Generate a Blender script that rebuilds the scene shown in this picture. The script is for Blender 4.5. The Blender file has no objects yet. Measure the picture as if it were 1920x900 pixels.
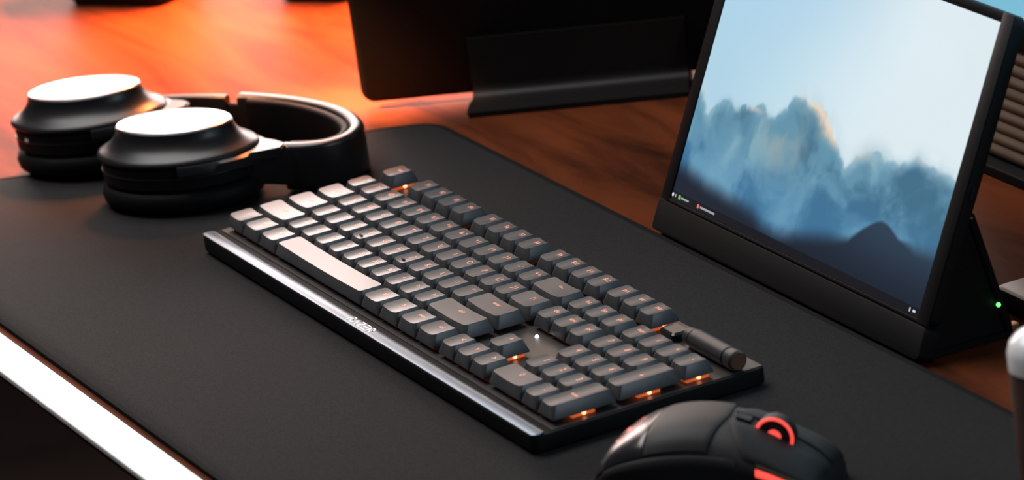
import bpy, bmesh, math, random
import numpy as np
from mathutils import Matrix, Vector, Euler

random.seed(4)
scene = bpy.context.scene
C = scene.collection

# ---------------------------------------------------------------- units
# Everything is laid out in millimetres: x along the keyboard (left to right),
# y away from the typist, z=0 at the key tops; the desk top is z=-24.
DESK = -24.0
MAT = -21.0
def W(x, y, z):
    return Vector((x / 1000.0, y / 1000.0, 0.75 + (z - DESK) / 1000.0))

# ---------------------------------------------------------------- camera
cam_d = bpy.data.cameras.new('camera')
cam_d.sensor_width = 36.0
cam_d.lens = 36.0 * 9000.0 / 1920.0
cam_d.clip_start = 0.05
cam_d.clip_end = 50
cam = bpy.data.objects.new('camera', cam_d)
C.objects.link(cam)
right = Vector((0.44012227, 0.88810739, -0.13250529))
down = Vector((0.23635527, -0.25694314, -0.93707866))
fwd = Vector((-0.86627281, 0.38111086, -0.32299526))
m = Matrix((right, -down, -fwd)).transposed().to_4x4()
m.translation = W(2513.407, -925.4145, 871.1448)
cam.matrix_world = m
cam_d.dof.use_dof = True
cam_d.dof.focus_distance = 2.64
cam_d.dof.aperture_fstop = 11.0
scene.camera = cam

# ---------------------------------------------------------------- world, lights, exposure
world = bpy.data.worlds.new('world')
scene.world = world
world.use_nodes = True
bg = world.node_tree.nodes['Background']
bg.inputs[0].default_value = (0.55, 0.72, 1.0, 1)
bg.inputs[1].default_value = 0.025

def area(name, loc, target, sx, sy, power, col, spread=180):
    d = bpy.data.lights.new(name, 'AREA')
    d.shape = 'RECTANGLE'
    d.size = sx / 1000.0
    d.size_y = sy / 1000.0
    d.energy = power
    d.color = col
    d.spread = math.radians(spread)
    o = bpy.data.objects.new(name, d)
    C.objects.link(o)
    p = W(*loc)
    o.location = p
    o.rotation_euler = (W(*target) - p).to_track_quat('-Z', 'Y').to_euler()
    return o
# window on the far side of the room, over the far end of the desk
area('far_window_light', (-1300, 620, 330), (-50, 60, 0), 1350, 520, 28.0, (1.0, 0.81, 0.76))
area('key_top_fill_light', (-1320, 640, 840), (0, 60, 0), 1400, 460, 8.0, (1.0, 0.74, 0.60))  # weaker warm fill, added above the window for the right-hand key tops
# warm lamp hanging over the far desk, behind the black panel
area('warm_lamp_light', (-480, 300, 420), (-430, 200, -24), 200, 160, 12.0, (1.0, 0.27, 0.075), 76)
# narrow warm spot, added to light the desk patch by the black panel
area('patch_spot_light', (-400, -300, 560), (-212, 178, -24), 30, 30, 0.55, (1.0, 0.40, 0.14), 11)
# soft overhead fill, added for the mat and the white strip
area('overhead_fill_light', (-550, -250, 1750), (50, -50, 0), 1400, 1100, 40.0, (1.0, 0.96, 0.94))
# cool window on the camera's side of the room
area('near_window_light', (2300, 500, 1000), (200, 60, 0), 900, 800, 10.5, (0.76, 0.88, 1.0))

vs = scene.view_settings
vs.view_transform = 'Standard'
vs.look = 'None'
vs.gamma = 1.0
vs.exposure = 0.0
vs.use_curve_mapping = False

# ---------------------------------------------------------------- materials
MATS = {}
def mat(name, col, rough=0.5, metal=0.0, spec=0.5, coat=0.0, noise=0.0, nscale=200.0, bump=0.0, bscale=800.0, emit=None, estr=0.0, rvar=0.0, stretch=None):
    if name in MATS:
        return MATS[name]
    M = bpy.data.materials.new(name)
    M.use_nodes = True
    nt = M.node_tree
    b = nt.nodes['Principled BSDF']
    b.inputs['Roughness'].default_value = rough
    b.inputs['Metallic'].default_value = metal
    b.inputs['Specular IOR Level'].default_value = spec
    if coat:
        b.inputs['Coat Weight'].default_value = coat
        b.inputs['Coat Roughness'].default_value = 0.15
    if emit:
        b.inputs['Emission Color'].default_value = (*emit, 1)
        b.inputs['Emission Strength'].default_value = estr
    tc = nt.nodes.new('ShaderNodeTexCoord')
    src = tc.outputs['Object']
    if stretch:
        mp = nt.nodes.new('ShaderNodeMapping')
        mp.inputs['Scale'].default_value = stretch
        nt.links.new(src, mp.inputs['Vector'])
        src = mp.outputs['Vector']
    n = nt.nodes.new('ShaderNodeTexNoise')
    n.inputs['Scale'].default_value = nscale
    n.inputs['Detail'].default_value = 4
    nt.links.new(src, n.inputs['Vector'])
    r = nt.nodes.new('ShaderNodeValToRGB')
    k = max(noise, 0.03)
    r.color_ramp.elements[0].position = 0.3
    r.color_ramp.elements[1].position = 0.7
    r.color_ramp.elements[0].color = (*[c * (1 - k) for c in col], 1)
    r.color_ramp.elements[1].color = (*[min(1, c * (1 + k)) for c in col], 1)
    nt.links.new(n.outputs['Fac'], r.inputs['Fac'])
    nt.links.new(r.outputs['Color'], b.inputs['Base Color'])
    if rvar:
        mr = nt.nodes.new('ShaderNodeMapRange')
        mr.inputs['To Min'].default_value = max(0, rough - rvar)
        mr.inputs['To Max'].default_value = min(1, rough + rvar)
        nt.links.new(n.outputs['Fac'], mr.inputs['Value'])
        nt.links.new(mr.outputs['Result'], b.inputs['Roughness'])
    if bump:
        n2 = nt.nodes.new('ShaderNodeTexNoise')
        n2.inputs['Scale'].default_value = bscale
        n2.inputs['Detail'].default_value = 2
        nt.links.new(src, n2.inputs['Vector'])
        bp = nt.nodes.new('ShaderNodeBump')
        bp.inputs['Strength'].default_value = bump
        bp.inputs['Distance'].default_value = 0.0005
        nt.links.new(n2.outputs['Fac'], bp.inputs['Height'])
        nt.links.new(bp.outputs['Normal'], b.inputs['Normal'])
    MATS[name] = M
    return M

def wood_material():
    M = bpy.data.materials.new('walnut_wood')
    M.use_nodes = True
    nt = M.node_tree
    b = nt.nodes['Principled BSDF']
    b.inputs['Roughness'].default_value = 0.55
    b.inputs['Specular IOR Level'].default_value = 0.03
    tc = nt.nodes.new('ShaderNodeTexCoord')
    mp = nt.nodes.new('ShaderNodeMapping')
    mp.inputs['Scale'].default_value = (2.2, 14.0, 14.0)
    mp.inputs['Rotation'].default_value = (0, 0, 0.06)
    nt.links.new(tc.outputs['Object'], mp.inputs['Vector'])
    n = nt.nodes.new('ShaderNodeTexNoise')
    n.inputs['Scale'].default_value = 1.6
    n.inputs['Detail'].default_value = 8
    n.inputs['Roughness'].default_value = 0.62
    n.inputs['Distortion'].default_value = 0.9
    nt.links.new(mp.outputs['Vector'], n.inputs['Vector'])
    r = nt.nodes.new('ShaderNodeValToRGB')
    e = r.color_ramp.elements
    e[0].position = 0.30
    e[0].color = (0.028, 0.008, 0.004, 1)
    e[1].position = 0.72
    e[1].color = (0.150, 0.038, 0.013, 1)
    x = e.new(0.5)
    x.color = (0.095, 0.024, 0.009, 1)
    nt.links.new(n.outputs['Fac'], r.inputs['Fac'])
    nt.links.new(r.outputs['Color'], b.inputs['Base Color'])
    n2 = nt.nodes.new('ShaderNodeTexNoise')
    n2.inputs['Scale'].default_value = 9
    n2.inputs['Detail'].default_value = 6
    nt.links.new(mp.outputs['Vector'], n2.inputs['Vector'])
    bp = nt.nodes.new('ShaderNodeBump')
    bp.inputs['Strength'].default_value = 0.15
    bp.inputs['Distance'].default_value = 0.0006
    nt.links.new(n2.outputs['Fac'], bp.inputs['Height'])
    nt.links.new(bp.outputs['Normal'], b.inputs['Normal'])
    MATS['wood'] = M
    return M

def emission_attr_material(name, attr, strength):
    M = bpy.data.materials.new(name)
    M.use_nodes = True
    nt = M.node_tree
    b = nt.nodes['Principled BSDF']
    b.inputs['Base Color'].default_value = (0.01, 0.01, 0.012, 1)
    b.inputs['Roughness'].default_value = 0.25
    a = nt.nodes.new('ShaderNodeAttribute')
    a.attribute_name = attr
    nt.links.new(a.outputs['Color'], b.inputs['Emission Color'])
    b.inputs['Emission Strength'].default_value = strength
    return M

wood = wood_material()
m_white_edge = mat('white_strip', (0.86, 0.86, 0.86), 0.45, noise=0.03, nscale=60)  # even white for the strip in front of the wood top
m_mat = mat('mat_fabric', (0.0195, 0.0188, 0.0188), 0.95, spec=0.12, noise=0.30, nscale=900, bump=0.5, bscale=1500)
m_hem = mat('mat_hem', (0.008, 0.008, 0.008), 0.9, spec=0.1, noise=0.3, nscale=1500, bump=0.6, bscale=1600)
m_floor = mat('dark_floor', (0.010, 0.005, 0.004), 0.8, spec=0.2, noise=0.4, nscale=6)
m_case = mat('keyboard_case', (0.005, 0.005, 0.005), 0.6, spec=0.12, noise=0.1)
m_plate = mat('brushed_plate', (0.035, 0.032, 0.031), 0.42, metal=0.3, noise=0.15, nscale=80, stretch=(1, 12, 1))
m_bezel = mat('front_bezel', (0.19, 0.23, 0.28), 0.36, metal=0.85, noise=0.1, nscale=60, stretch=(1, 14, 1))
m_key = mat('key_plastic', (0.056, 0.058, 0.062), 0.37, noise=0.12, nscale=700, bump=0.12, bscale=3000, rvar=0.03)
m_legend = mat('legend_glow', (0.6, 0.3, 0.25), 0.4, emit=(1.0, 0.30, 0.16), estr=0.55)
m_switch = mat('switch_housing', (0.45, 0.13, 0.05), 0.35, noise=0.2, nscale=300, emit=(1.0, 0.16, 0.03), estr=0.45)
m_switch_dim = mat('switch_housing_dim', (0.16, 0.05, 0.03), 0.4, noise=0.2, nscale=300, emit=(1.0, 0.16, 0.04), estr=0.02)
m_led = mat('red_led', (0.9, 0.4, 0.25), 0.3, emit=(1.0, 0.32, 0.14), estr=5.0)
m_wled = mat('white_led', (0.9, 0.9, 0.9), 0.3, emit=(0.9, 0.95, 1.0), estr=4.0)
m_gled = mat('green_led', (0.1, 0.8, 0.2), 0.3, emit=(0.12, 1.0, 0.15), estr=3.0)
m_print = mat('silver_print', (0.85, 0.88, 0.92), 0.35, metal=0.3, noise=0.05)
m_black = mat('black_plastic', (0.006, 0.006, 0.006), 0.6, spec=0.15, noise=0.15, nscale=400)
m_satin = mat('satin_black', (0.010, 0.010, 0.011), 0.34, noise=0.12, nscale=300)
m_gloss = mat('gloss_black', (0.012, 0.012, 0.013), 0.26, noise=0.08)
m_matte = mat('mouse_shell', (0.016, 0.016, 0.0163), 0.55, spec=0.3, noise=0.12, nscale=900, bump=0.15, bscale=3000)
m_rubber = mat('rubber_side', (0.009, 0.008, 0.008), 0.6, noise=0.2, nscale=800, bump=0.3, bscale=2500)
m_red = mat('red_light', (0.6, 0.05, 0.05), 0.4, emit=(1.0, 0.085, 0.06), estr=1.25)
m_redlogo = mat('red_logo', (0.5, 0.06, 0.04), 0.4, emit=(1.0, 0.10, 0.06), estr=0.45)
m_silver = mat('silver_lid', (0.50, 0.49, 0.51), 0.28, metal=0.9, noise=0.03, nscale=40)
m_cup = mat('cup_shell', (0.010, 0.010, 0.011), 0.33, spec=0.35, noise=0.1, nscale=200)
m_leather = mat('black_leather', (0.005, 0.005, 0.005), 0.6, spec=0.15, noise=0.25, nscale=300, bump=0.3, bscale=900)
m_frame = mat('monitor_frame', (0.006, 0.0055, 0.006), 0.5, spec=0.25, noise=0.1, nscale=200)
m_stand = mat('stand_metal', (0.008, 0.0075, 0.007), 0.45, spec=0.35, metal=0.0, noise=0.1, nscale=100)
m_slat = mat('brown_slat', (0.17, 0.12, 0.085), 0.55, noise=0.18, nscale=20, stretch=(1, 8, 8), bump=0.1, bscale=300)
m_brass = mat('brass_contact', (0.55, 0.28, 0.13), 0.4, metal=0.7, noise=0.1)
m_bottle = mat('brown_body', (0.060, 0.032, 0.024), 0.4, noise=0.15, nscale=30)
m_cap = mat('white_cap', (0.92, 0.92, 0.92), 0.25, noise=0.03)
m_icon_w = mat('icon_white', (0.1, 0.1, 0.1), 0.3, emit=(0.75, 0.78, 0.8), estr=1.0)
m_icon_g = mat('icon_green', (0.1, 0.1, 0.1), 0.3, emit=(0.12, 0.42, 0.03), estr=1.0)
m_icon_r = mat('icon_red', (0.1, 0.1, 0.1), 0.3, emit=(0.75, 0.12, 0.10), estr=1.0)
m_icon_t = mat('icon_text', (0.1, 0.1, 0.1), 0.3, emit=(0.30, 0.31, 0.36), estr=1.0)
m_blue = mat('second_screen', (0.02, 0.02, 0.02), 0.25, emit=(0.20, 0.50, 0.66), estr=1.0)

# ---------------------------------------------------------------- mesh helpers (millimetres)
def to_obj(name, bm, material, parent=None, smooth=None, loc=None):
    me = bpy.data.meshes.new(name)
    bmesh.ops.recalc_face_normals(bm, faces=bm.faces[:])
    for v in bm.verts:
        v.co *= 0.001
    bm.to_mesh(me)
    bm.free()
    return mesh_obj(name, me, material, parent, smooth, loc)

def mesh_obj(name, me, material=None, parent=None, smooth=None, loc=None):
    if material is not None:
        me.materials.clear()
        me.materials.append(material)
    if smooth is not None:
        for p in me.polygons:
            p.use_smooth = True
        me.set_sharp_from_angle(angle=math.radians(smooth))
    o = bpy.data.objects.new(name, me)
    C.objects.link(o)
    if parent is not None:
        o.parent = parent
    if loc is not None:
        o.location = Vector(loc) * 0.001
    return o

def thing(name, label, cat, base, rz=0.0, group=None, rx=0.0, ry=0.0):
    o = bpy.data.objects.new(name, None)
    C.objects.link(o)
    o.empty_display_size = 0.02
    o.location = W(*base)
    o.rotation_euler = (rx, ry, rz)
    o['label'] = label
    o['category'] = cat
    if group:
        o['group'] = group
    return o

def box(bm, x0, x1, y0, y1, z0, z1, bev=0.0, seg=2):
    r = bmesh.ops.create_cube(bm, size=1.0)
    vs_ = r['verts']
    for v in vs_:
        v.co = Vector(((x0 + x1) / 2 + v.co.x * (x1 - x0), (y0 + y1) / 2 + v.co.y * (y1 - y0), (z0 + z1) / 2 + v.co.z * (z1 - z0)))
    if bev > 0:
        ed = list({e for v in vs_ for e in v.link_edges})
        bmesh.ops.bevel(bm, geom=ed, offset=bev, segments=seg, affect='EDGES', profile=0.5)

def rrect(hx, hy, r, n=4, cx=0.0, cy=0.0):
    pts = []
    for sx, sy, a0 in ((1, 1, 0), (-1, 1, 90), (-1, -1, 180), (1, -1, 270)):
        for i in range(n + 1):
            a = math.radians(a0 + 90.0 * i / n)
            pts.append((cx + sx * (hx - r) + r * math.cos(a), cy + sy * (hy - r) + r * math.sin(a)))
    return pts

def loft(bm, rings, cap0=True, cap1=True):
    R = [[bm.verts.new(p) for p in ring] for ring in rings]
    n = len(R[0])
    for a, b in zip(R[:-1], R[1:]):
        for i in range(n):
            bm.faces.new((a[i], a[(i + 1) % n], b[(i + 1) % n], b[i]))
    if cap0:
        bm.faces.new(list(reversed(R[0])))
    if cap1:
        bm.faces.new(R[-1])
    return R

def slab(bm, x0, x1, y0, y1, z0, z1, r, bev=0.6, n=6):
    cx, cy, hx, hy = (x0 + x1) / 2, (y0 + y1) / 2, (x1 - x0) / 2, (y1 - y0) / 2
    def ring(ins, z):
        return [(x, y, z) for x, y in rrect(hx - ins, hy - ins, max(r - ins, 0.2), n, cx, cy)]
    if bev > 0:
        loft(bm, [ring(bev, z0), ring(0, z0 + bev), ring(0, z1 - bev), ring(bev * 0.3, z1 - bev * 0.3), ring(bev, z1)])
    else:
        loft(bm, [ring(0, z0), ring(0, z1)])

def ring_ellipse(a, b, z, n=48, cx=0, cy=0):
    return [(cx + a * math.cos(2 * math.pi * i / n), cy + b * math.sin(2 * math.pi * i / n), z) for i in range(n)]

def cyl(bm, p0, p1, r, n=24, r1=None):
    p0, p1 = Vector(p0), Vector(p1)
    d = (p1 - p0).normalized()
    u = d.orthogonal().normalized()
    v = d.cross(u)
    r1 = r if r1 is None else r1
    loft(bm, [[p0 + (u * math.cos(2 * math.pi * i / n) + v * math.sin(2 * math.pi * i / n)) * r for i in range(n)],
              [p1 + (u * math.cos(2 * math.pi * i / n) + v * math.sin(2 * math.pi * i / n)) * r1 for i in range(n)]])

def tube(bm, pts, r, n=8, closed=False):
    pts = [Vector(p) for p in pts]
    rings = []
    k = len(pts)
    for i, p in enumerate(pts):
        a = pts[(i - 1) % k] if closed or i > 0 else p
        b = pts[(i + 1) % k] if closed or i < k - 1 else p
        d = (b - a).normalized()
        ref = Vector((0, 0, 1)) if abs(d.z) < 0.9 else Vector((0, 1, 0))
        u = d.cross(ref).normalized()
        v = u.cross(d)
        rings.append([p + (u * math.cos(2 * math.pi * j / n) + v * math.sin(2 * math.pi * j / n)) * r for j in range(n)])
    if closed:
        rings.append(rings[0])
        R = [[bm.verts.new(q) for q in ring] for ring in rings[:-1]]
        R.append(R[0])
        for a, b in zip(R[:-1], R[1:]):
            for i in range(n):
                bm.faces.new((a[i], a[(i + 1) % n], b[(i + 1) % n], b[i]))
    else:
        loft(bm, rings)

def interp(xs, ys, x):
    # smooth (Catmull-Rom like) interpolation through samples
    if x <= xs[0]:
        return ys[0]
    if x >= xs[-1]:
        return ys[-1]
    for i in range(len(xs) - 1):
        if xs[i] <= x <= xs[i + 1]:
            break
    def slope(j):
        if j == 0:
            return (ys[1] - ys[0]) / (xs[1] - xs[0])
        if j == len(xs) - 1:
            return (ys[-1] - ys[-2]) / (xs[-1] - xs[-2])
        return (ys[j + 1] - ys[j - 1]) / (xs[j + 1] - xs[j - 1])
    h = xs[i + 1] - xs[i]
    t = (x - xs[i]) / h
    m0, m1 = slope(i) * h, slope(i + 1) * h
    return (2 * t**3 - 3 * t**2 + 1) * ys[i] + (t**3 - 2 * t**2 + t) * m0 + (-2 * t**3 + 3 * t**2) * ys[i + 1] + (t**3 - t**2) * m1

def catmull(pts, per=8):
    out = []
    P = [pts[0]] + list(pts) + [pts[-1]]
    for i in range(1, len(P) - 2):
        p0, p1, p2, p3 = [np.array(q, float) for q in P[i - 1:i + 3]]
        for j in range(per):
            t = j / per
            out.append(0.5 * ((2 * p1) + (-p0 + p2) * t + (2 * p0 - 5 * p1 + 4 * p2 - p3) * t * t + (-p0 + 3 * p1 - 3 * p2 + p3) * t**3))
    out.append(np.array(pts[-1], float))
    return out

def text_mesh(body, size, align='CENTER', bold=0.0, extrude=0.0, shear=0.0):
    cu = bpy.data.curves.new('text', 'FONT')
    cu.body = body
    cu.size = size * 0.001
    cu.align_x = align
    cu.align_y = 'CENTER'
    cu.resolution_u = 2
    cu.offset = bold * 0.001
    cu.extrude = extrude * 0.001
    cu.shear = shear
    o = bpy.data.objects.new('text', cu)
    C.objects.link(o)
    bpy.context.view_layer.update()
    dg = bpy.context.evaluated_depsgraph_get()
    me = bpy.data.meshes.new_from_object(o.evaluated_get(dg))
    bpy.data.objects.remove(o)
    bpy.data.curves.remove(cu)
    return me

# ---------------------------------------------------------------- setting
bm = bmesh.new()
box(bm, -2600, 2600, -2600, 2600, -750 - 40, -750)
fl = to_obj('floor', bm, m_floor)
fl.location = W(0, 0, DESK) - Vector((0, 0, 0))
fl['kind'] = 'structure'

bm = bmesh.new()
box(bm, -2600, 2600, 1500, 1560, -750, 1700)
wb = to_obj('wall_back', bm, mat('wall_paint', (0.16, 0.15, 0.145), 0.8, noise=0.08, nscale=3))
wb.location = W(0, 0, DESK)
wb['kind'] = 'structure'

# ---------------------------------------------------------------- desk
desk = thing('desk', 'long walnut desk with a white front edge carrying everything', 'desk', (0, 0, DESK))
bm = bmesh.new()
box(bm, -1050, 1150, -155.5, 640, -25, 0, 0.8)
to_obj('desk_top', bm, wood, desk)
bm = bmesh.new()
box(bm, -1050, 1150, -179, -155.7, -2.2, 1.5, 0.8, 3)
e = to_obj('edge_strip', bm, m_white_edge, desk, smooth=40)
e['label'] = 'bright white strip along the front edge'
bm = bmesh.new()
box(bm, -1050, 1150, -178.4, -155.7, -4.4, -2.3)
to_obj('edge_base', bm, wood, desk)
for lx in (-960, 1060):
    for ly in (-110, 580):
        bm = bmesh.new()
        box(bm, lx - 30, lx + 30, ly - 30, ly + 30, -750, -25.1, 2)
        to_obj('leg', bm, m_black, desk)

# ---------------------------------------------------------------- desk mat
mt = thing('desk_mat', 'large black fabric desk mat under the keyboard and mouse', 'desk mat', (0, 0, DESK + 0.06))
bm = bmesh.new()
MP = [(775, 193), (-121, 193), (-286, -150), (775, -150)]
def mat_outline(off, r, n=9):
    # polygon pushed outwards by off, corners rounded by r
    k = len(MP)
    P = [Vector(p) for p in MP]
    L = []
    for i in range(k):
        a, b = P[i], P[(i + 1) % k]
        d = (b - a).normalized()
        nn = Vector((d.y, -d.x))
        L.append((a + nn * off, d))
    Q = []
    for i in range(k):
        (p, d), (q, e_) = L[i - 1], L[i]
        t = ((q - p).x * e_.y - (q - p).y * e_.x) / (d.x * e_.y - d.y * e_.x)
        Q.append(p + d * t)
    outl = []
    for i in range(k):
        c, d0, d1 = Q[i], (Q[i - 1] - Q[i]).normalized(), (Q[(i + 1) % k] - Q[i]).normalized()
        half = d0.angle(d1) / 2
        t = r / math.tan(half)
        ctr = c + (d0 + d1).normalized() * (r / math.sin(half))
        s0, s1 = c + d0 * t - ctr, c + d1 * t - ctr
        a0 = math.atan2(s0.y, s0.x)
        da = (math.atan2(s1.y, s1.x) - a0 + math.pi) % (2 * math.pi) - math.pi
        for q in range(n + 1):
            a = a0 + da * q / n
            outl.append((ctr.x + r * math.cos(a), ctr.y + r * math.sin(a)))
    return outl
loft(bm, [[(x, y, z) for x, y in mat_outline(o_, 26 + o_)] for o_, z in ((-0.8, 0), (0, 0.8), (0, 2.2), (-0.8, 3.0))])
to_obj('mat_sheet', bm, m_mat, mt, smooth=50)
bm = bmesh.new()
rings = [[(x, y, z) for x, y in mat_outline(o_, 26 + o_)] for o_, z in ((1.0, 0.02), (1.0, 2.6), (-1.4, 3.5), (-3.4, 2.95))]
loft(bm, rings, False, False)
to_obj('stitched_edge', bm, m_hem, mt, smooth=60)

# ---------------------------------------------------------------- keyboard
U = 19.05
kb = thing('keyboard', 'black full-size low-profile mechanical keyboard with orange lit keys', 'keyboard', (0, 0, MAT))
KZ = -MAT                       # key-plane height above the mat
PL = KZ - 10.0                  # plate level
bm = bmesh.new()
slab(bm, -3.5, 434, -15, 122, 1.4, PL - 0.3, 5, 1.0, 5)
to_obj('case', bm, m_case, kb, smooth=40)
bm = bmesh.new()
box(bm, -1.5, 432, -2.6, 120.5, PL - 0.28, PL + 0.12, 0.1, 1)
to_obj('top_plate', bm, m_plate, kb)
bm = bmesh.new()
slab(bm, -3.2, 433.7, -14.7, -6.9, PL - 0.28, PL + 1.0, 3.0, 0.9, 5)
to_obj('front_bezel', bm, m_bezel, kb, smooth=40)
for fx in (20, 410):
    for fy in (-6, 112):
        bm = bmesh.new()
        cyl(bm, (fx, fy, 0), (fx, fy, 1.45), 6, 20)
        to_obj('rubber_foot', bm, m_rubber, kb)
# word on the front bezel, drawn as strokes
def stroke_word(word, h, w, gap, th):
    G = {'R': [[(0, 0), (0, 1), (1, 1), (1, .5), (.25, .5)], [(.4, .5), (1, 0)]],
         'A': [[(0, 0), (.5, 1), (1, 0)]],
         'Z': [[(0, 1), (1, 1), (0, 0), (1, 0)]],
         'E': [[(1, 1), (0, 1)], [(.0, .5), (.9, .5)], [(1, 0), (0, 0)]]}
    bm = bmesh.new()
    x = 0
    for ch in word:
        for st in G[ch]:
            for (a, b) in zip(st[:-1], st[1:]):
                p, q = Vector((x + a[0] * w, a[1] * h, 0)), Vector((x + b[0] * w, b[1] * h, 0))
                d = (q - p).normalized()
                n = Vector((-d.y, d.x, 0)) * th / 2
                p, q = p - d * th / 2, q + d * th / 2
                lo = [bm.verts.new(v) for v in (p + n, p - n, q - n, q + n)]
                hi = [bm.verts.new(v.co + Vector((0, 0, 0.12))) for v in lo]
                bm.faces.new(hi)
                for i in range(4):
                    bm.faces.new((lo[i], lo[(i + 1) % 4], hi[(i + 1) % 4], hi[i]))
        x += w + gap
    return bm
lg = to_obj('lettering', stroke_word('RAZER', 4.7, 4.2, 2.0, 0.85), m_print, kb, loc=(200, -12.6, PL + 1.0))
lg['label'] = 'silver brand lettering on the front edge'

# key geometry
CAPH = 7.2
def cap_mesh(wu, hu, dish=0.95):
    hx, hy = wu * U / 2 - 0.55, hu * U / 2 - 0.55
    tx, ty = hx - 2.3, hy - 1.9
    def zt(x):
        f = min(1.0, abs(x) / tx)
        return -dish * (1 - f * f)
    bm = bmesh.new()
    n = 3
    def outline(ax, ay, r):
        # rounded rectangle with extra points on the edges that run along x, so the dish can curve them
        q = rrect(ax, ay, r, n)
        m_ = n + 1
        o_ = []
        for c_ in range(4):
            o_ += q[c_ * m_:(c_ + 1) * m_]
            if c_ in (0, 2):
                a, b = q[c_ * m_ + n], q[((c_ + 1) * m_) % len(q)]
                o_ += [(a[0] + (b[0] - a[0]) * t / 6, a[1]) for t in range(1, 6)]
        return o_
    base = [(x, y, -CAPH) for x, y in outline(hx, hy, 1.0)]
    lip = [(x, y, -CAPH + 0.8) for x, y in outline(hx, hy, 1.2)]
    up = [(x, y, -0.75 + zt(x) * 0.9) for x, y in outline(tx + 0.35, ty + 0.3, 2.4)]
    top = [(x, y, zt(x)) for x, y in outline(tx, ty, 2.3)]
    R = loft(bm, [base, lip, up, top], True, False)
    prev = R[-1]
    for s in (0.8, 0.58, 0.36, 0.14):
        ring = [bm.verts.new((x * s, y * s, zt(x * s))) for x, y, _ in top]
        k = len(ring)
        for i in range(k):
            bm.faces.new((prev[i], prev[(i + 1) % k], ring[(i + 1) % k], ring[i]))
        prev = ring
    bm.faces.new(prev)
    bmesh.ops.recalc_face_normals(bm, faces=bm.faces[:])
    for v in bm.verts:
        v.co *= 0.001
    me = bpy.data.meshes.new('keycap')
    bm.to_mesh(me)
    bm.free()
    me.materials.append(m_key)
    for p in me.polygons:
        p.use_smooth = True
    me.set_sharp_from_angle(angle=math.radians(33))
    return me, zt
caps = {}
def get_cap(w, h):
    if (w, h) not in caps:
        caps[(w, h)] = cap_mesh(w, h)
    return caps[(w, h)]

# switch: housing block with stem, shared
bm = bmesh.new()
slab(bm, -6.8, 6.8, -6.8, 6.8, 0, 2.2, 0.8, 0.3, 2)
slab(bm, -4.6, 4.6, -5.6, 5.6, 2.2, 4.6, 0.8, 0.3, 2)
to = to_obj('switch', bm, m_switch, kb)
sw_lit = to.data
bpy.data.objects.remove(to)
sw_dim = sw_lit.copy()
sw_dim.materials.clear()
sw_dim.materials.append(m_switch_dim)
bm = bmesh.new()
bmesh.ops.create_icosphere(bm, subdivisions=2, radius=1.15)
to = to_obj('led', bm, m_led, kb)
led_me = to.data
for p in led_me.polygons:
    p.use_smooth = True
bpy.data.objects.remove(to)

FY = 5.72
keys = []
def row(y, items, x=0.0, h=1):
    for it in items:
        if isinstance(it, (int, float)):
            x += it
            continue
        name, w = it
        keys.append((name, x + w / 2, y, w, h))
        x += w
row(FY, [('esc', 1), 1, ('F1', 1), ('F2', 1), ('F3', 1), ('F4', 1), .5, ('F5', 1), ('F6', 1), ('F7', 1), ('F8', 1), .5, ('F9', 1), ('F10', 1), ('F11', 1), ('F12', 1), .25, ('prt', 1), ('scr', 1), ('pau', 1)])
row(4.5, [('`', 1)] + [(s, 1) for s in ['! 1', '@ 2', '# 3', '$ 4', '% 5', '^ 6', '& 7', '* 8', '( 9', ') 0', '_ -', '+ =']] + [('<--', 2), .25, ('ins', 1), ('hm', 1), ('pu', 1), .25, ('num', 1), ('/', 1), ('*', 1), ('-', 1)])
row(3.5, [('tab', 1.5)] + [(c, 1) for c in 'QWERTYUIOP'] + [('{ [', 1), ('} ]', 1), ('| \\', 1.5), .25, ('del', 1), ('end', 1), ('pd', 1), .25, ('7', 1), ('8', 1), ('9', 1)])
row(2.5, [('caps', 1.75)] + [(c, 1) for c in 'ASDFGHJKL'] + [(': ;', 1), ('" \'', 1), ('enter', 2.25), 3.5, ('4', 1), ('5', 1), ('6', 1)])
row(1.5, [('shift', 2.25)] + [(c, 1) for c in 'ZXCVBNM'] + [('< ,', 1), ('> .', 1), ('? /', 1), ('shift', 2.75), 1.25, ('^', 1), 1.25, ('1', 1), ('2', 1), ('3', 1)])
row(0.5, [('ctrl', 1.25), ('win', 1.25), ('alt', 1.25), ('', 6.25), ('alt', 1.25), ('fn', 1.25), ('menu', 1.25), ('ctrl', 1.25), .25, ('<', 1), ('v', 1), ('>', 1), .25, ('0', 2), ('.', 1)])
keys.append(('+', 22.0, 3.0, 1, 2))
keys.append(('enter', 22.0, 1.0, 1, 2))
lit = {('esc', .5), ('pau', 17.75), ('^', 16.75), ('-', 22.0), ('+', 22.0), ('enter', 22.0)}
leg_cache = {}
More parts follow.
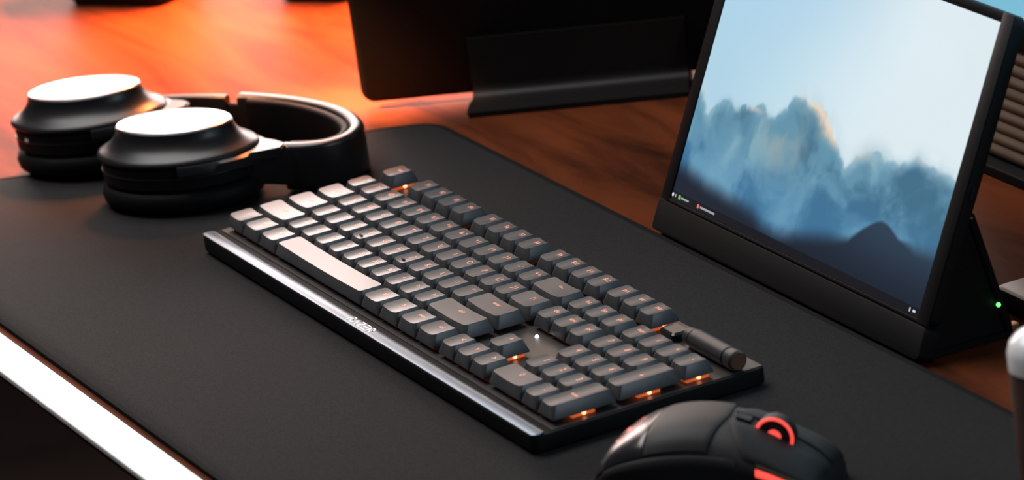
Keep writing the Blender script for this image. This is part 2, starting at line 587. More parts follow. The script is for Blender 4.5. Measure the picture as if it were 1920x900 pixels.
for name, xc, yc, w, h in keys:
    me, zt = get_cap(w, h)
    k = bpy.data.objects.new('keycap', me)
    C.objects.link(k)
    k.parent = kb
    k.location = Vector((xc * U, yc * U, KZ)) * 0.001
    is_lit = (name, xc) in lit
    s = bpy.data.objects.new('switch', sw_lit if is_lit else sw_dim)
    C.objects.link(s)
    s.parent = kb
    s.location = Vector((xc * U, yc * U, PL + 0.12)) * 0.001
    if is_lit:
        l = bpy.data.objects.new('led', led_me)
        C.objects.link(l)
        l.parent = s
        l.location = Vector((7.2, 0.4 if h == 1 else 0.0, 1.7)) * 0.001
        l['label'] = 'glowing orange light'
    if name:
        if (name, w, h) not in leg_cache:
            size = 5.2 if len(name) <= 1 else (4.2 if len(name) <= 3 else 3.4)
            lm = text_mesh(name, size, bold=0.06)
            for v in lm.vertices:
                v.co.y += 0.0024 if h == 1 else 0.0
                v.co.z = (zt(v.co.x * 1000) + 0.14) * 0.001
            lm.materials.clear()
            lm.materials.append(m_legend)
            leg_cache[(name, w, h)] = lm
        L = bpy.data.objects.new('legend', leg_cache[(name, w, h)])
        C.objects.link(L)
        L.parent = k
    if name in ('F', 'J'):
        bm = bmesh.new()
        box(bm, -2.0, 2.0, -4.4, -3.5, -0.75, -0.05, 0.25, 2)
        to_obj('homing_bump', bm, m_case, k)
# indicator light between the arrow and navigation keys
bm = bmesh.new()
bmesh.ops.create_icosphere(bm, subdivisions=2, radius=1.1)
i_l = to_obj('indicator_light', bm, m_wled, kb, loc=(304.5, 52.9, PL + 0.5))
i_l['label'] = 'tiny white indicator light'
# volume roller and media button
bm = bmesh.new()
nseg = 40
prof = [(378, 4.3), (378.6, 4.9), (383.5, 4.9), (384, 4.4), (385, 4.4), (385.6, 5.6), (421.5, 5.6), (422, 4.9), (423, 4.9), (423.6, 5.6), (430, 5.6), (431.2, 4.8)]
ry, rz_ = 107.5, PL + 5.6
rings = []
for x, r in prof:
    rings.append([(x, ry + r * math.cos(2 * math.pi * i / nseg), rz_ + r * math.sin(2 * math.pi * i / nseg)) for i in range(nseg)])
loft(bm, rings)
to_obj('volume_roller', bm, mat('roller_satin', (0.035, 0.034, 0.034), 0.38, metal=0.2, noise=0.1), kb, smooth=30)
bm = bmesh.new()
cyl(bm, (431.2, ry, rz_), (431.5, ry, rz_), 4.3, 30)
to_obj('roller_end', bm, mat('roller_end', (0.16, 0.07, 0.045), 0.45, metal=0.3), kb)
bm = bmesh.new()
loft(bm, [[(x, y, PL + 0.1) for x, y in rrect(8.5, 5.6, 3, 5, 360, 108)], [(x, y, PL + 3.8) for x, y in rrect(8.5, 5.6, 3, 5, 360, 108)], [(x, y, PL + 5.0) for x, y in rrect(7.2, 4.4, 2.4, 5, 360, 108)]])
to_obj('media_button', bm, m_gloss, kb, smooth=35)

# ---------------------------------------------------------------- mouse
ma = math.radians(42)
WX, WY = 565.3, 56.7
LX = 27.0
mo = thing('mouse', 'black ergonomic mouse with red glowing wheel ring beside the keyboard', 'mouse',
           (WX - LX * math.cos(ma), WY - LX * math.sin(ma), MAT), ma)
XS = [-70, -66, -57, -44, -29, -10, 10, 27, 38, 46, 51, 54]
HS = [4, 14, 26, 35, 40.5, 42.5, 39.5, 32.5, 26.5, 21.5, 17, 13]
WS = [6, 17, 26, 32, 34.5, 33, 31, 30, 30.5, 29.5, 27, 23]
def msurf(x, deg, off=0.0):
    h = interp(XS, HS, x) + off
    w = interp(XS, WS, x) + off
    a = math.radians(deg)
    c, s = math.cos(a), math.sin(a)
    y = -w * math.copysign(abs(c) ** 0.72, c)
    z = max(0.8, h * abs(s) ** 0.62)
    # waist: the sides pull in under the shoulder line
    if z < h * 0.62:
        t = 1 - z / (h * 0.62)
        y *= 1 - 0.10 * math.sin(math.pi * min(1, t))
    return Vector((x, y, z))
def mpanel(name, x0, x1, d0, d1, off, material, nx=22, nd=14, thick=1.6, skew0=None, skew1=None):
    bm = bmesh.new()
    def X(f, d):
        a = x0 + (skew0(d) if skew0 else 0)
        b = x1 + (skew1(d) if skew1 else 0)
        return a + (b - a) * f
    grid = []
    for i in range(nx + 1):
        colv = []
        for j in range(nd + 1):
            d = d0 + (d1 - d0) * j / nd
            edge = min(i, nx - i, j, nd - j)
            colv.append(bm.verts.new(msurf(X(i / nx, d), d, off - (0.35 if edge == 0 else 0.0))))
        grid.append(colv)
    for i in range(nx):
        for j in range(nd):
            bm.faces.new((grid[i][j], grid[i + 1][j], grid[i + 1][j + 1], grid[i][j + 1]))
    # turned-in rim
    loop = [(i, 0) for i in range(nx + 1)] + [(nx, j) for j in range(1, nd + 1)] + [(i, nd) for i in range(nx - 1, -1, -1)] + [(0, j) for j in range(nd - 1, 0, -1)]
    low = []
    for i, j in loop:
        d = d0 + (d1 - d0) * j / nd
        low.append(bm.verts.new(msurf(X(i / nx, d), d, off - thick)))
    k = len(loop)
    for q in range(k):
        a, b = grid[loop[q][0]][loop[q][1]], grid[loop[(q + 1) % k][0]][loop[(q + 1) % k][1]]
        bm.faces.new((b, a, low[q], low[(q + 1) % k]))
    return to_obj(name, bm, material, mo, smooth=45)
# dark inner body
bm = bmesh.new()
nx, nd = 34, 28
rings = []
for i in range(nx + 1):
    x = -69.5 + 123 * i / nx
    rings.append([msurf(x, 180.0 * j / nd, -1.3) for j in range(nd + 1)])
G = [[bm.verts.new(p) for p in r] for r in rings]
for i in range(nx):
    for j in range(nd):
        bm.faces.new((G[i][j], G[i + 1][j], G[i + 1][j + 1], G[i][j + 1]))
for i in range(nx):
    bm.faces.new((G[i][0], G[i][nd], G[i + 1][nd], G[i + 1][0]))
bm.faces.new(G[0])
bm.faces.new(list(reversed(G[nx])))
to_obj('body', bm, m_rubber, mo, smooth=60)
for fx, fy in ((-40, 0), (38, 14), (38, -14)):
    bm = bmesh.new()
    cyl(bm, (fx, fy, 0), (fx, fy, 1.2), 7, 20)
    to_obj('glide_foot', bm, m_black, mo)
mpanel('rear_panel', -67, -34, 38, 142, 0.0, m_gloss)
mpanel('palm_shell', -33.2, 4, 40, 140, 0.0, m_matte, skew1=lambda d: -0.10 * abs(d - 90))
mpanel('right_button', 6.5, 53, 40, 85.5, 0.1, m_matte, skew0=lambda d: 0.26 * (85 - d) - 0.5)
mpanel('left_button', 6.5, 53, 94.5, 140, 0.1, m_matte, skew0=lambda d: 0.26 * (d - 95) - 0.5)
mpanel('side_grip', -58, 14, 3, 36, -0.3, m_rubber)
mpanel('side_grip', -58, 14, 144, 177, -0.3, m_rubber)
mpanel('button_trim', 24, 51, 34, 39, -0.2, mat('trim_strip', (0.09, 0.075, 0.05), 0.35, metal=0.3), nx=20, nd=3)
ls = mpanel('light_strip', 24, 49, 24, 32.5, 0.3, m_red, nx=20, nd=4)
ls['label'] = 'red glowing light strip'
# scroll wheel with red rings
wz = interp(XS, HS, LX) - 1.8
bm = bmesh.new()
rr = [(-4, 9.4), (-3.6, 10.2), (3.0, 10.0), (4, 8.6)]
rings = [[(LX + r * math.cos(2 * math.pi * i / 48), y, wz + r * math.sin(2 * math.pi * i / 48)) for i in range(48)] for y, r in rr]
loft(bm, rings)
wh = to_obj('scroll_wheel', bm, m_rubber, mo, smooth=35)
for sy in (-4.05,):
    bm = bmesh.new()
    tube(bm, [(LX + 9.4 * math.cos(2 * math.pi * i / 48), sy, wz + 9.4 * math.sin(2 * math.pi * i / 48)) for i in range(48)], 0.8, 8, True)
    rg = to_obj('light_ring', bm, m_red, wh, smooth=60)
    bm = bmesh.new()
    cyl(bm, (LX, sy * 0.95, wz), (LX, sy * 1.1, wz), 3.7, 24)
    to_obj('hub_light', bm, m_red, wh)
# dark channel under the wheel and a scroll button behind it
bm = bmesh.new()
loft(bm, [[(x, y, interp(XS, HS, x) + dz) for x, y in ((8, -2.6), (8, 2.6), (15, 2.6), (15, -2.6))] for dz in (-2.0, 0.6)])
to_obj('sensitivity_button', bm, m_gloss, mo)
# glowing emblem on the rear panel: three interlaced curved strokes
bm = bmesh.new()
def on_rear(u, v):       # u across, v along, mm around the panel centre
    return msurf(-49 + v, 90 + u * 1.9, 0.12)
for k, (ph, ln, ox) in enumerate(((0.0, 15, 0), (2.1, 12, -6.2), (4.2, 12, 6.2))):
    P = []
    for i in range(19):
        t = i / 18
        P.append((ox + 2.1 * math.sin(2 * math.pi * t * 1.15 + ph), -ln / 2 + ln * t))
    for i in range(18):
        wdt = 1.0 * math.sin(math.pi * (i + 0.5) / 18) + 0.35
        wd2 = 1.0 * math.sin(math.pi * min(1, (i + 1.5) / 18)) + 0.35
        a, b = P[i], P[i + 1]
        q = [on_rear(a[0] - wdt, a[1]), on_rear(a[0] + wdt, a[1]), on_rear(b[0] + wd2, b[1]), on_rear(b[0] - wd2, b[1])]
        bm.faces.new([bm.verts.new(p) for p in q])
bmesh.ops.remove_doubles(bm, verts=bm.verts[:], dist=0.01)
em = to_obj('emblem', bm, m_redlogo, mo)
em['label'] = 'red glowing emblem on the rear panel'

# ---------------------------------------------------------------- headphones
hp = thing('headphones', 'black over-ear headphones with bright silver cup tops lying flat', 'headphones', (-150, 40, MAT))
HB = Vector((-150, 40, 0))
CA = math.atan2(0.894, 0.447)
def cup(cx, cy, s, tilt, roll, CA):
    # returns transform for one ear cup
    return Matrix.Translation(Vector((cx, cy, 0)) - HB) @ Matrix.Rotation(CA, 4, 'Z') @ Matrix.Rotation(roll, 4, 'Y') @ Matrix.Rotation(tilt, 4, 'X') @ Matrix.Scale(s, 4)
def make_cup(T):
    def add(name, prof, material, cap0=True, cap1=True, sm=35, par=hp):
        bm = bmesh.new()
        loft(bm, [ring_ellipse(a, b, z, 56) for z, a, b in prof], cap0, cap1)
        bm.transform(T)
        return to_obj(name, bm, material, par, smooth=sm)
    add('ear_cup', [(30.2, 47, 33.5), (31.5, 50.5, 36.6), (33, 51.2, 37.2), (34.2, 50.6, 36.6), (35.4, 48.6, 34.8), (37.0, 45.4, 32), (39.5, 42.0, 29), (42.5, 39.4, 26.6), (45.5, 37.8, 25), (48.4, 37.2, 24.4), (48.9, 36.6, 23.8)], m_cup)
    add('cup_base', [(15.5, 47, 33), (17, 49.2, 35.2), (29, 49.2, 35.2), (30.2, 48, 34)], m_black)
    add('cup_lid', [(48.6, 36.4, 23.6), (49.5, 36.4, 23.6), (49.9, 35.6, 22.9), (49.6, 30, 19), (49.1, 16, 10), (49.0, 3, 2)], m_silver, par=hp)
    add('ear_cushion', [(16.2, 42, 28), (15, 47, 33), (13.4, 50, 36.5), (9, 51.5, 38), (4.5, 50.5, 37), (1.5, 47.5, 34.5), (0.05, 43, 31), (0.05, 26, 17), (6, 24, 15)], m_leather, sm=60)
    # rim line where shell halves meet
    bm = bmesh.new()
    tube(bm, ring_ellipse(49.3, 35.3, 24, 56), 0.6, 6, True)
    bm.transform(T)
    to_obj('rim_ring', bm, m_satin, hp, smooth=60)
T1 = cup(-107, 17, 1.0, 0.0, 0.0, math.radians(46))
T2 = cup(-217, 3, 0.99, 0.0, -0.03, math.radians(50))
T2 = Matrix.Translation((0, 0, 1.5)) @ T2
make_cup(T1)
make_cup(T2)

def strap(name, path, z0, z1, th, material, r=2.5, z0b=None, z1b=None, taper=None, sm=50):
    P = catmull(path, 8)
    bm = bmesh.new()
    rings = []
    k = len(P)
    for i, p in enumerate(P):
        a, b = P[max(0, i - 1)], P[min(k - 1, i + 1)]
        d = (b - a) / np.linalg.norm(b - a)
        nrm = np.array((-d[1], d[0]))
        f = i / (k - 1)
        lo = z0 + ((z0b - z0) * f if z0b is not None else 0)
        hi = z1 + ((z1b - z1) * f if z1b is not None else 0)
        t = th * (taper(f) if taper else 1)
        sec = rrect(t / 2, (hi - lo) / 2, min(r, t / 2 - 0.1), 4, 0, (hi + lo) / 2)
        rings.append([(p[0] + nrm[0] * q[0] - HB.x, p[1] + nrm[1] * q[0] - HB.y, q[1]) for q in sec])
    loft(bm, rings)
    return to_obj(name, bm, material, hp, smooth=sm)
band_path = [(-186, 92), (-168, 103), (-145, 114), (-118, 122), (-92, 124), (-68, 119), (-54, 106), (-52, 92), (-58, 80), (-68, 70)]
hb = strap('headband', band_path, 1, 30.5, 9, m_satin, 3.2)
pad = strap('headband_pad', [(-176, 93), (-150, 106.5), (-120, 115), (-92, 117), (-72, 113), (-61, 104), (-59, 94), (-64, 85), (-72, 77)], 3, 29, 6, m_leather, 2.8)
strap('slider', [(-240, 38), (-232, 50), (-218, 66), (-202, 80), (-194, 86)], 6, 29, 6, m_satin, 2)
strap('slider_neck', [(-197, 84), (-190, 89), (-183, 94)], 5, 24, 4.5, m_black, 1.5)
strap('slider', [(-74, 48), (-70, 58), (-66, 66), (-62, 75)], 9, 33, 6, m_satin, 2, z0b=4, z1b=29)
# yokes that hug each cup rim
def yoke(T, a0, a1, zc):
    bm = bmesh.new()
    rings = []
    n = 24
    for i in range(n + 1):
        a = math.radians(a0 + (a1 - a0) * i / n)
        w = 1.0 + 4.5 * math.exp(-((i / n - 0.5) / 0.22) ** 2)
        ca, sa = math.cos(a), math.sin(a)
        sec = []
        for dr, dz in ((0.6, -2.5), (0.6 + w, -2.5 - w * 0.4), (0.6 + w, 2.0), (0.6, 3.2)):
            sec.append(((51 + dr) * ca, (37 + dr) * sa, zc + dz))
        rings.append(sec)
    loft(bm, rings)
    bm.transform(T)
    to_obj('yoke', bm, m_satin, hp, smooth=50)
yoke(T1, -75, 75, 29)
yoke(T2, -75, 75, 29)
# arm plates from yoke to slider
def arm(T, pts, z0, z1):
    bm = bmesh.new()
    loft(bm, [[(x, y, z0) for x, y in pts], [(x, y, z1) for x, y in pts]])
    bmesh.ops.bevel(bm, geom=bm.edges[:], offset=1.0, segments=2, affect='EDGES')
    bm.transform(T)
    to_obj('arm', bm, m_satin, hp, smooth=40)
arm(T1, [(51, -16), (51, 15), (60, 8), (69, 4), (69, -5), (60, -8)], 27, 32.5)
arm(T2, [(51, -15), (51, 15), (60, 10), (66, 6), (66, -3), (60, -8)], 27, 32.5)
# small metal mark on the far cup
bm = bmesh.new()
box(bm, -1.8, 1.8, -0.4, 0.4, -1.0, 1.0, 0.2, 1)
bm.transform(T2 @ Matrix.Translation((-34, -26.6, 26)) @ Matrix.Rotation(math.radians(-42), 4, 'Z'))
to_obj('metal_mark', bm, m_print, hp)

# ---------------------------------------------------------------- portable monitor
TH = math.radians(25.2)
pm = thing('portable_monitor', 'portable screen with cloud wallpaper leaning behind the keyboard', 'monitor', (178, 194, MAT), 0.0)
# local frame: x along the panel, a up the tilted panel, d out of its face; base on the mat edge
A = Vector((0, math.sin(TH), math.cos(TH)))
N = Vector((0, -math.cos(TH), math.sin(TH)))
PT = Matrix(((1, 0, 0, 0), (0, A.y, N.y, 1), (0, A.z, N.z, 0.4), (0, 0, 0, 1)))     # (x, a, d) -> local mm
SW, SH, SB = 274.0, 160.0, 20.5
bm = bmesh.new()
slab(bm, -10, SW + 11.5, 18.6, SB + SH + 5.5, -7.5, -0.3, 5, 0.7, 5)
bm.transform(PT)
to_obj('panel_shell', bm, m_frame, pm, smooth=40)
# raised bezel, four bars
bars = [(-10, -0.6, 18.6, SB + SH + 5.5), (SW + 0.6, SW + 11.5, 18.6, SB + SH + 5.5), (-0.6, SW + 0.6, SB + SH + 0.4, SB + SH + 5.5), (-0.6, SW + 0.6, 18.6, SB - 0.2)]
for x0, x1, a0, a1 in bars:
    bm = bmesh.new()
    box(bm, x0, x1, a0, a1, -0.4, 0.9, 0.25, 2)
    bm.transform(PT)
    to_obj('bezel', bm, m_frame, pm, smooth=40)
# lower chin block carrying the hinge
bm = bmesh.new()
slab(bm, -10.5, SW + 12, 0.2, 18.0, -9, 1.6, 3, 0.7, 4)
bm.transform(PT)
to_obj('chin', bm, m_black, pm, smooth=40)
# folding stand: rear leg plate and foot plate
def plate(name, p0, p1, th, x0, x1, material):
    p0, p1 = Vector((0, *p0)), Vector((0, *p1))
    d = (p1 - p0).normalized()
    n = Vector((0, -d.z, d.y))
    bm = bmesh.new()
    sec = [p0 + n * th / 2, p0 - n * th / 2, p1 - n * th / 2, p1 + n * th / 2]
    loft(bm, [[v + Vector((x0, 0, 0)) for v in sec], [v + Vector((x1, 0, 0)) for v in sec]])
    bmesh.ops.bevel(bm, geom=bm.edges[:], offset=0.7, segments=2, affect='EDGES')
    return to_obj(name, bm, material, pm, smooth=40)
plate('rear_leg', (43, 70), (59.5, -0.8), 4, -8, SW + 9, m_black)
plate('foot_plate', (6, 0.0), (59, -1.2), 3, -8, SW + 9, m_black)
# side gusset closing the stand on the right
bm = bmesh.new()
sec = [(5, 1.6), (58, 1.0), (42, 68), (36, 66)]
loft(bm, [[(SW + 4, y, z) for y, z in sec], [(SW + 6.5, y, z) for y, z in sec]])
to_obj('stand_gusset', bm, m_black, pm)
bm = bmesh.new()
box(bm, SW + 4.5, SW + 10, 59.5, 64, -1.2, 4.0, 0.5)
to_obj('contact_block', bm, m_brass, pm)
bm = bmesh.new()
box(bm, SW + 6, SW + 9.4, 38, 43.5, 67.4, 68.2, 0.2, 1)  # thin brass bar put in for the orange glint on the hinge edge
to_obj('hinge_glint', bm, m_brass, pm)
bm = bmesh.new()
bmesh.ops.create_icosphere(bm, subdivisions=2, radius=1.2)
gl = to_obj('status_light', bm, m_gled, pm, loc=(SW + 9.4, 53.0, 17.0))
gl['label'] = 'green status light'
bm = bmesh.new()
box(bm, SW + 11.4, SW + 12.6, 88, 95, -5, -2.5, 0.3)
bm.transform(PT)
to_obj('side_button', bm, m_satin, pm)

# --- wallpaper: sky, clouds and a mountain drawn per vertex by noise functions
def lin(c):
    c = np.asarray(c, float) / 255.0
    return np.where(c <= 0.04045, c / 12.92, ((c + 0.055) / 1.055) ** 2.4)
rng = np.random.RandomState(11)
LAT = rng.rand(64, 64)
def vnoise(x, y):
    xi, yi = np.floor(x).astype(int), np.floor(y).astype(int)
    fx, fy = x - xi, y - yi
    fx, fy = fx * fx * (3 - 2 * fx), fy * fy * (3 - 2 * fy)
    g = lambda i, j: LAT[i % 64, j % 64]
    return (g(xi, yi) * (1 - fx) + g(xi + 1, yi) * fx) * (1 - fy) + (g(xi, yi + 1) * (1 - fx) + g(xi + 1, yi + 1) * fx) * fy
def fbm(x, y, o=5):
    s, a, t = 0, 0.5, 0
    for i in range(o):
        s = s + a * vnoise(x * 2**i + 7.3 * i, y * 2**i + 3.1 * i)
        t += a
        a *= 0.5
    return s / t
NU, NV = 420, 250
uu, vv = np.meshgrid(np.linspace(0, 1, NU), np.linspace(0, 1, NV))
def sstep(a, b, x):
    t = np.clip((x - a) / (b - a), 0, 1)
    return t * t * (3 - 2 * t)
def mix(a, b, t):
    return a + (b - a) * t[..., None]
def wallpaper(u, v):
    asp = 1.71
    x, y = u * asp, v
    skyL, skyR, skyT = np.array((176, 212, 230.)), np.array((221, 235, 241.)), np.array((170, 206, 235.))
    col = mix(np.broadcast_to(skyL, u.shape + (3,)), skyR, sstep(0.05, 0.75, u + 0.18 * (0.6 - v)))
    col = mix(col, skyT, 0.75 * sstep(0.5, 1.1, v) * (1 - sstep(0.15, 0.75, u)))
    col = col + (fbm(u * 4, v * 3) - 0.5)[..., None] * 6
    # domain warp gives the clouds their rolling outlines
    wx = x + 0.05 * (fbm(x * 7, y * 7 + 3) - 0.5)
    wy = y + 0.05 * (fbm(x * 7 + 11, y * 7) - 0.5)
    cu_ = [0, .03, .06, .09, .12, .155, .19, .233, .27, .30, .33, .36, .401, .448, .5, .547, .575, .60, .625, .658, .70, .735, .78, .812, .854, .89, .924, 1.0]
    cv_ = [.40, .37, .335, .385, .40, .39, .41, .43, .425, .42, .455, .50, .525, .515, .485, .445, .405, .365, .385, .43, .45, .455, .45, .465, .485, .475, .47, .46]
    tops = lambda q: np.interp(q, cu_, cv_)
    fx = x + 0.026 * (fbm(x * 18, y * 18 + 3, 4) - 0.5) + 0.05 * (fbm(x * 6, y * 6 + 3, 3) - 0.5)
    fy = y + 0.026 * (fbm(x * 18 + 9, y * 18, 4) - 0.5) + 0.05 * (fbm(x * 6 + 6, y * 6, 3) - 0.5)
    pr = np.random.RandomState(5)
    field = sstep(-0.02, 0.05, tops(fx / asp) - 0.012 - fy)
    for k in range(70):
        pu = (k + pr.rand()) / 70
        r = 0.022 + 0.035 * pr.rand()
        pv = tops(pu) - 0.75 * r - 0.02 * pr.rand()
        rr_ = np.sqrt((fx - pu * asp) ** 2 + (fy - pv) ** 2) / r
        edge = 0.35 + 0.6 * pr.rand()
        field = 1 - (1 - field) * (1 - 0.9 * sstep(1.08, 1.08 - edge, rr_))
    rs = 0.35 + 0.65 * sstep(.58, .66, u) + 0.45 * (1 - sstep(.10, .16, u))
    rs = np.clip(rs + 0.5 * (fbm(x * 5 + 13, y * 5 + 1, 3) - 0.5), 0, 1)
    cm = field * (1 - rs) + rs * (0.45 * field + 0.55 * sstep(-0.035, 0.06, tops(fx / asp) - fy))
    dcur = tops(fx / asp) - fy                     # depth below the cloud's upper outline
    flow = fbm(x * 4.5 + 0.9 * fbm(x * 4, y * 4, 3), y * 6 + 0.9 * fbm(x * 3 + 7, y * 5, 3), 5)
    smoke = fbm(fx * 9 + 1.5 * flow, fy * 7 + 2, 4)
    cc = mix(np.broadcast_to(np.array((66, 110, 136.)), u.shape + (3,)), np.array((98, 146, 170.)), sstep(0.32, 0.56, flow))
    cc = mix(cc, np.array((140, 178, 192.)), 0.75 * sstep(0.54, 0.74, 0.5 * flow + 0.5 * smoke))
    cc = mix(cc, np.array((122, 164, 182.)), 0.45 * sstep(0.06, 0.0, dcur))
    g = np.exp(-(((u - 0.375) / 0.085) ** 2 + ((v - 0.34) / 0.15) ** 2))
    cc = mix(cc, np.array((146, 156, 156.)), 0.60 * g * sstep(0.36, 0.62, smoke))
    # smooth lower haze, bluer towards the hills
    hz = sstep(0.36, 0.13, v + 0.08 * (flow - .5))
    hzc = mix(np.broadcast_to(np.array((60, 114, 154.)), u.shape + (3,)), np.array((102, 154, 186.)), sstep(0.40, 0.66, flow) * (1 - 0.7 * sstep(.5, .8, u)))
    cc = mix(cc, hzc, 0.75 * hz)
    # low sun catches the tall cloud's right flank and a few crests
    rx = np.interp(fy, [.34, .40, .45, .485, .52, .56], [.60, .582, .555, .512, .452, .415])
    dist = (fx / asp - rx)
    wr = np.exp(-((dist + 0.024) / 0.036) ** 2) * sstep(.385, .44, v) * sstep(.585, .535, v)
    cc = mix(cc, np.array((250, 214, 180.)), np.clip(1.15 * wr * (0.35 + 1.0 * smoke), 0, 0.9))
    for qu, qv, au, av, st_ in ((.225, .418, .03, .014, .7), (.655, .425, .035, .025, .55), (.86, .478, .03, .014, .3), (.39, .52, .02, .02, .35)):
        wq = np.exp(-(((u - qu) / au) ** 2 + ((v - qv) / av) ** 2))
        cc = mix(cc, np.array((222, 208, 198.)), st_ * wq)
    veil = 0.60 * sstep(-0.08, 0.0, tops(u) - v) * sstep(0.35, 0.7, smoke)
    col = mix(col, np.array((196, 214, 220.)), veil)
    col = mix(col, cc, cm)
    # dark hills
    hu = [0, .065, .161, .253, .32, .37, .42, .485, .591, .65, .692, .736, .775, .792, .825, .862, .92, 1.0]
    hv = [.125, .108, .095, .088, .08, .05, .045, .065, .11, .125, .14, .195, .235, .243, .236, .21, .205, .215]
    hill = np.interp(u, hu, hv) + 0.012 * (fbm(u * 24, v * 10) - 0.5)
    sharp = 0.008 + 0.035 * (1 - sstep(.6, .75, u)) + 0.03 * sstep(.86, .95, u)
    hm = sstep(-sharp, sharp, hill - v)
    hc = mix(np.broadcast_to(np.array((25, 33, 47.)), u.shape + (3,)), np.array((44, 62, 80.)), sstep(.35, .8, u) * sstep(0.0, .24, v))
    col = mix(col, hc, hm)
    # dark task bar
    col = mix(col, np.array((16, 15, 19.)), 0.85 * (v < 0.032).astype(float))
    return lin(np.clip(col, 0, 255))
cols = wallpaper(uu, vv)
verts = [tuple((PT @ Vector((u * SW, SB + v * SH, 0.0))) * 0.001) for u, v in zip(uu.ravel(), vv.ravel())]
idx = np.arange(NU * NV).reshape(NV, NU)
faces = np.stack([idx[:-1, :-1], idx[:-1, 1:], idx[1:, 1:], idx[1:, :-1]], -1).reshape(-1, 4).tolist()
me = bpy.data.meshes.new('screen')
me.from_pydata(verts, [], faces)
att = me.color_attributes.new('picture', 'FLOAT_COLOR', 'POINT')
att.data.foreach_set('color', np.concatenate([cols.reshape(-1, 3), np.ones((NU * NV, 1))], 1).astype(np.float32).ravel())
scr = mesh_obj('screen', me, emission_attr_material('wallpaper', 'picture', 1.0), pm)
scr['label'] = 'glowing wallpaper of clouds above dark mountains'
def icon(x, a, w, h, material, rnd=None):
    bm = bmesh.new()
    f = [bm.verts.new((px, py, 0.12)) for px, py in rrect(w / 2, h / 2, rnd if rnd else min(w, h) * 0.3, 3, x, a)]
    bm.faces.new(f)
    bm.transform(PT)
    to_obj('screen_icon', bm, material, scr)
ia = SB + 2.6
icon(1.2, ia, 2.0, 2.2, m_icon_w, 0.95)
icon(4.4, ia, 1.4, 1.8, m_icon_t)
icon(9.0, ia, 2.6, 2.6, m_icon_g)
icon(15.5, ia, 9.0, 1.1, m_icon_t, 0.3)
icon(31.2, ia, 2.4, 2.4, m_icon_r)
icon(42, ia, 17, 1.2, m_icon_t, 0.3)
icon(SW - 9.5, ia, 0.9, 2.2, m_icon_w)
icon(SW - 5.2, ia, 2.6, 1.2, m_icon_w)

# ---------------------------------------------------------------- black panel on its bent stand (back of the desk)
FD = Vector((0.53, 0.85, 0)).normalized()
FN = Vector((0.85, -0.53, 0)).normalized()
FO = Vector((-117.8, 214.9, 0))
rot = math.atan2(FD.y, FD.x)
# local frame: X along FD, -Y towards the viewer (FN = -Y)
st = thing('display_stand', 'low black bent-metal stand in front of the black panel', 'stand', (FO.x, FO.y, DESK), rot)
LEN = 139
bm = bmesh.new()
# L profile (y back, z up), foot towards the viewer
prof = [(0, 0), (0, 3.5), (24, 4.0)]
for i in range(1, 7):
    a = math.radians(90 * i / 6)
    prof.append((24 + 8 * math.sin(a), 12 - 8 * math.cos(a)))
prof += [(32.5, 42), (35.5, 42), (35.5, 0)]
loft(bm, [[(x, y, z) for y, z in prof] for x in (0, LEN)])
bmesh.ops.triangulate(bm, faces=[f for f in bm.faces if len(f.verts) > 4])
to_obj('bent_plate', bm, m_stand, st, smooth=40)
bm = bmesh.new()
slab(bm, -2, LEN + 6, 1.2, 30, 0.0, 3.2, 6, 0.6, 5)
to_obj('foot_plate', bm, m_stand, st, smooth=40)
pn = thing('black_panel', 'wide black panel with rounded corners standing behind the bent stand', 'display', (FO.x, FO.y, DESK), rot)
PT2 = Matrix.Translation((0, 37, 0)) @ Matrix.Rotation(math.radians(90), 4, 'X')
bm = bmesh.new()
slab(bm, -72, 230, 5.0, 215, -9, 0, 9, 1.2, 8)
bm.transform(PT2)
to_obj('panel_back', bm, m_black, pn, smooth=40)
bm = bmesh.new()
slab(bm, 20, 110, 0.0, 12, -8, -2, 2, 0.5, 4)
bm.transform(PT2)
to_obj('support_lip', bm, m_black, pn, smooth=40)

# ---------------------------------------------------------------- large second monitor behind the portable one
lm_ = thing('monitor', 'large monitor behind, only the blue lower edge of its screen showing', 'monitor', (560, 300, DESK))
bm = bmesh.new()
slab(bm, -290, 300, 0, 360, -24, 0, 4, 0.8, 4)
PT3 = Matrix.Translation((0, 0, 136)) @ Matrix.Rotation(math.radians(90), 4, 'X')
bm.transform(PT3)
to_obj('monitor_shell', bm, m_frame, lm_, smooth=40)
bm = bmesh.new()
box(bm, -282, 292, 19, 352, 0.05, 0.35)
bm.transform(PT3)
to_obj('screen', bm, m_blue, lm_)
bm = bmesh.new()
slab(bm, -145, 175, -29, 45, 0, 12, 6, 2.5, 5)
to_obj('stand_base', bm, m_stand, lm_, smooth=40)
bm = bmesh.new()
box(bm, -40, 40, 26, 34, 11, 300, 1.5)
to_obj('stand_neck', bm, m_stand, lm_, smooth=40)

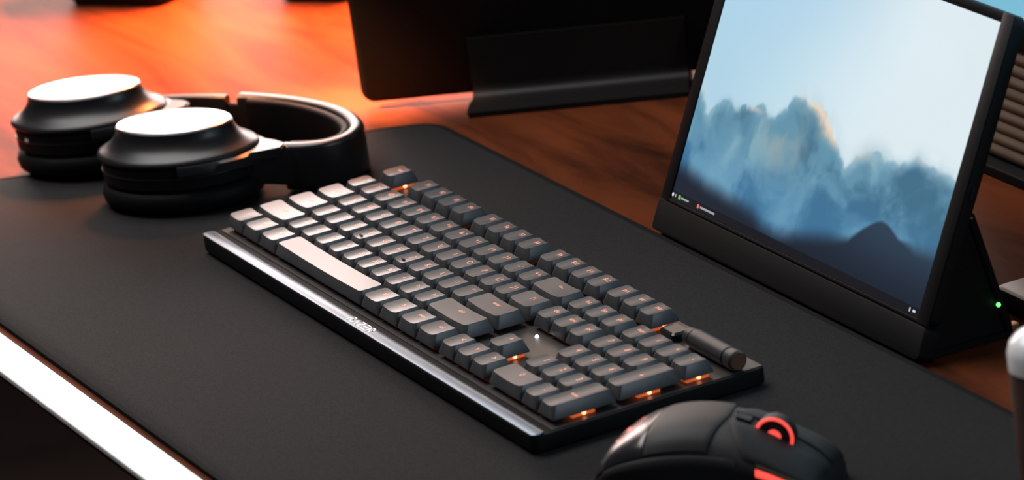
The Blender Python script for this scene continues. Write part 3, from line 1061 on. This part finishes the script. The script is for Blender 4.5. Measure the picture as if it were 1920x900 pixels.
# ---------------------------------------------------------------- ribbed panel at the back of the desk
rp = thing('slatted_panel', 'brown ribbed panel of horizontal slats behind the screens', 'panel', (300, 392, DESK))
for i in range(17):
    bm = bmesh.new()
    z0 = 8 + i * 7.8
    sec = [(4, z0), (0.2, z0)] + [(0.2 - 1.5 * math.sin(math.pi * q / 6), z0 + 7.7 * q / 6) for q in range(1, 6)] + [(0.2, z0 + 7.7), (4, z0 + 7.7)]
    loft(bm, [[(x, y, z) for y, z in sec] for x in (-140, 220)])
    to_obj('slat', bm, m_slat, rp, smooth=50)
bm = bmesh.new()
box(bm, -142, 222, 4.1, 9, 0, 140, 0.8)
to_obj('back_board', bm, m_black, rp)
bm = bmesh.new()
box(bm, -144, 224, -10, 9, 0, 6.5, 1.0)
to_obj('base_rail', bm, m_black, rp)

# ---------------------------------------------------------------- white-topped cylinder, near right
bt = thing('bottle', 'dark brown cylinder with a bright white rounded top, nearest the camera', 'bottle', (709, 129, MAT))
bm = bmesh.new()
loft(bm, [ring_ellipse(r, r, z, 40) for z, r in ((0, 17), (1.5, 19), (84, 19), (85.5, 18))])
to_obj('bottle_body', bm, m_bottle, bt, smooth=40)
bm = bmesh.new()
loft(bm, [ring_ellipse(r, r, z, 40) for z, r in ((85.6, 17.6), (86.2, 19), (94, 19), (99, 17.5), (102.5, 14), (104.6, 8.5), (105, 2))])
to_obj('bottle_cap', bm, m_cap, bt, smooth=50)

# ---------------------------------------------------------------- dark things at the far end of the desk
def far_box(name, label, cat, base, rz, w, d, h, r):
    t = thing(name, label, cat, base, rz)
    bm = bmesh.new()
    slab(bm, -w / 2, w / 2, -d / 2, d / 2, 4, h, r, 2.5, 6)
    to_obj('housing', bm, m_black, t, smooth=40)
    bm = bmesh.new()
    slab(bm, -w / 2 + 4, w / 2 - 4, -d / 2 + 4, d / 2 - 4, 0, 4, r * 0.7, 0.6, 6)
    to_obj('base', bm, m_rubber, t, smooth=40)
    return t
far_box('dark_box', 'dark box far back on the orange-lit desk, top left', 'box', (-575, 172, DESK), math.atan2(.61, .79), 84, 60, 150, 12)
far_box('dark_box', 'dark box corner far back beside the black panel', 'box', (-460, 272, DESK), math.atan2(.61, .79), 60, 50, 90, 12)
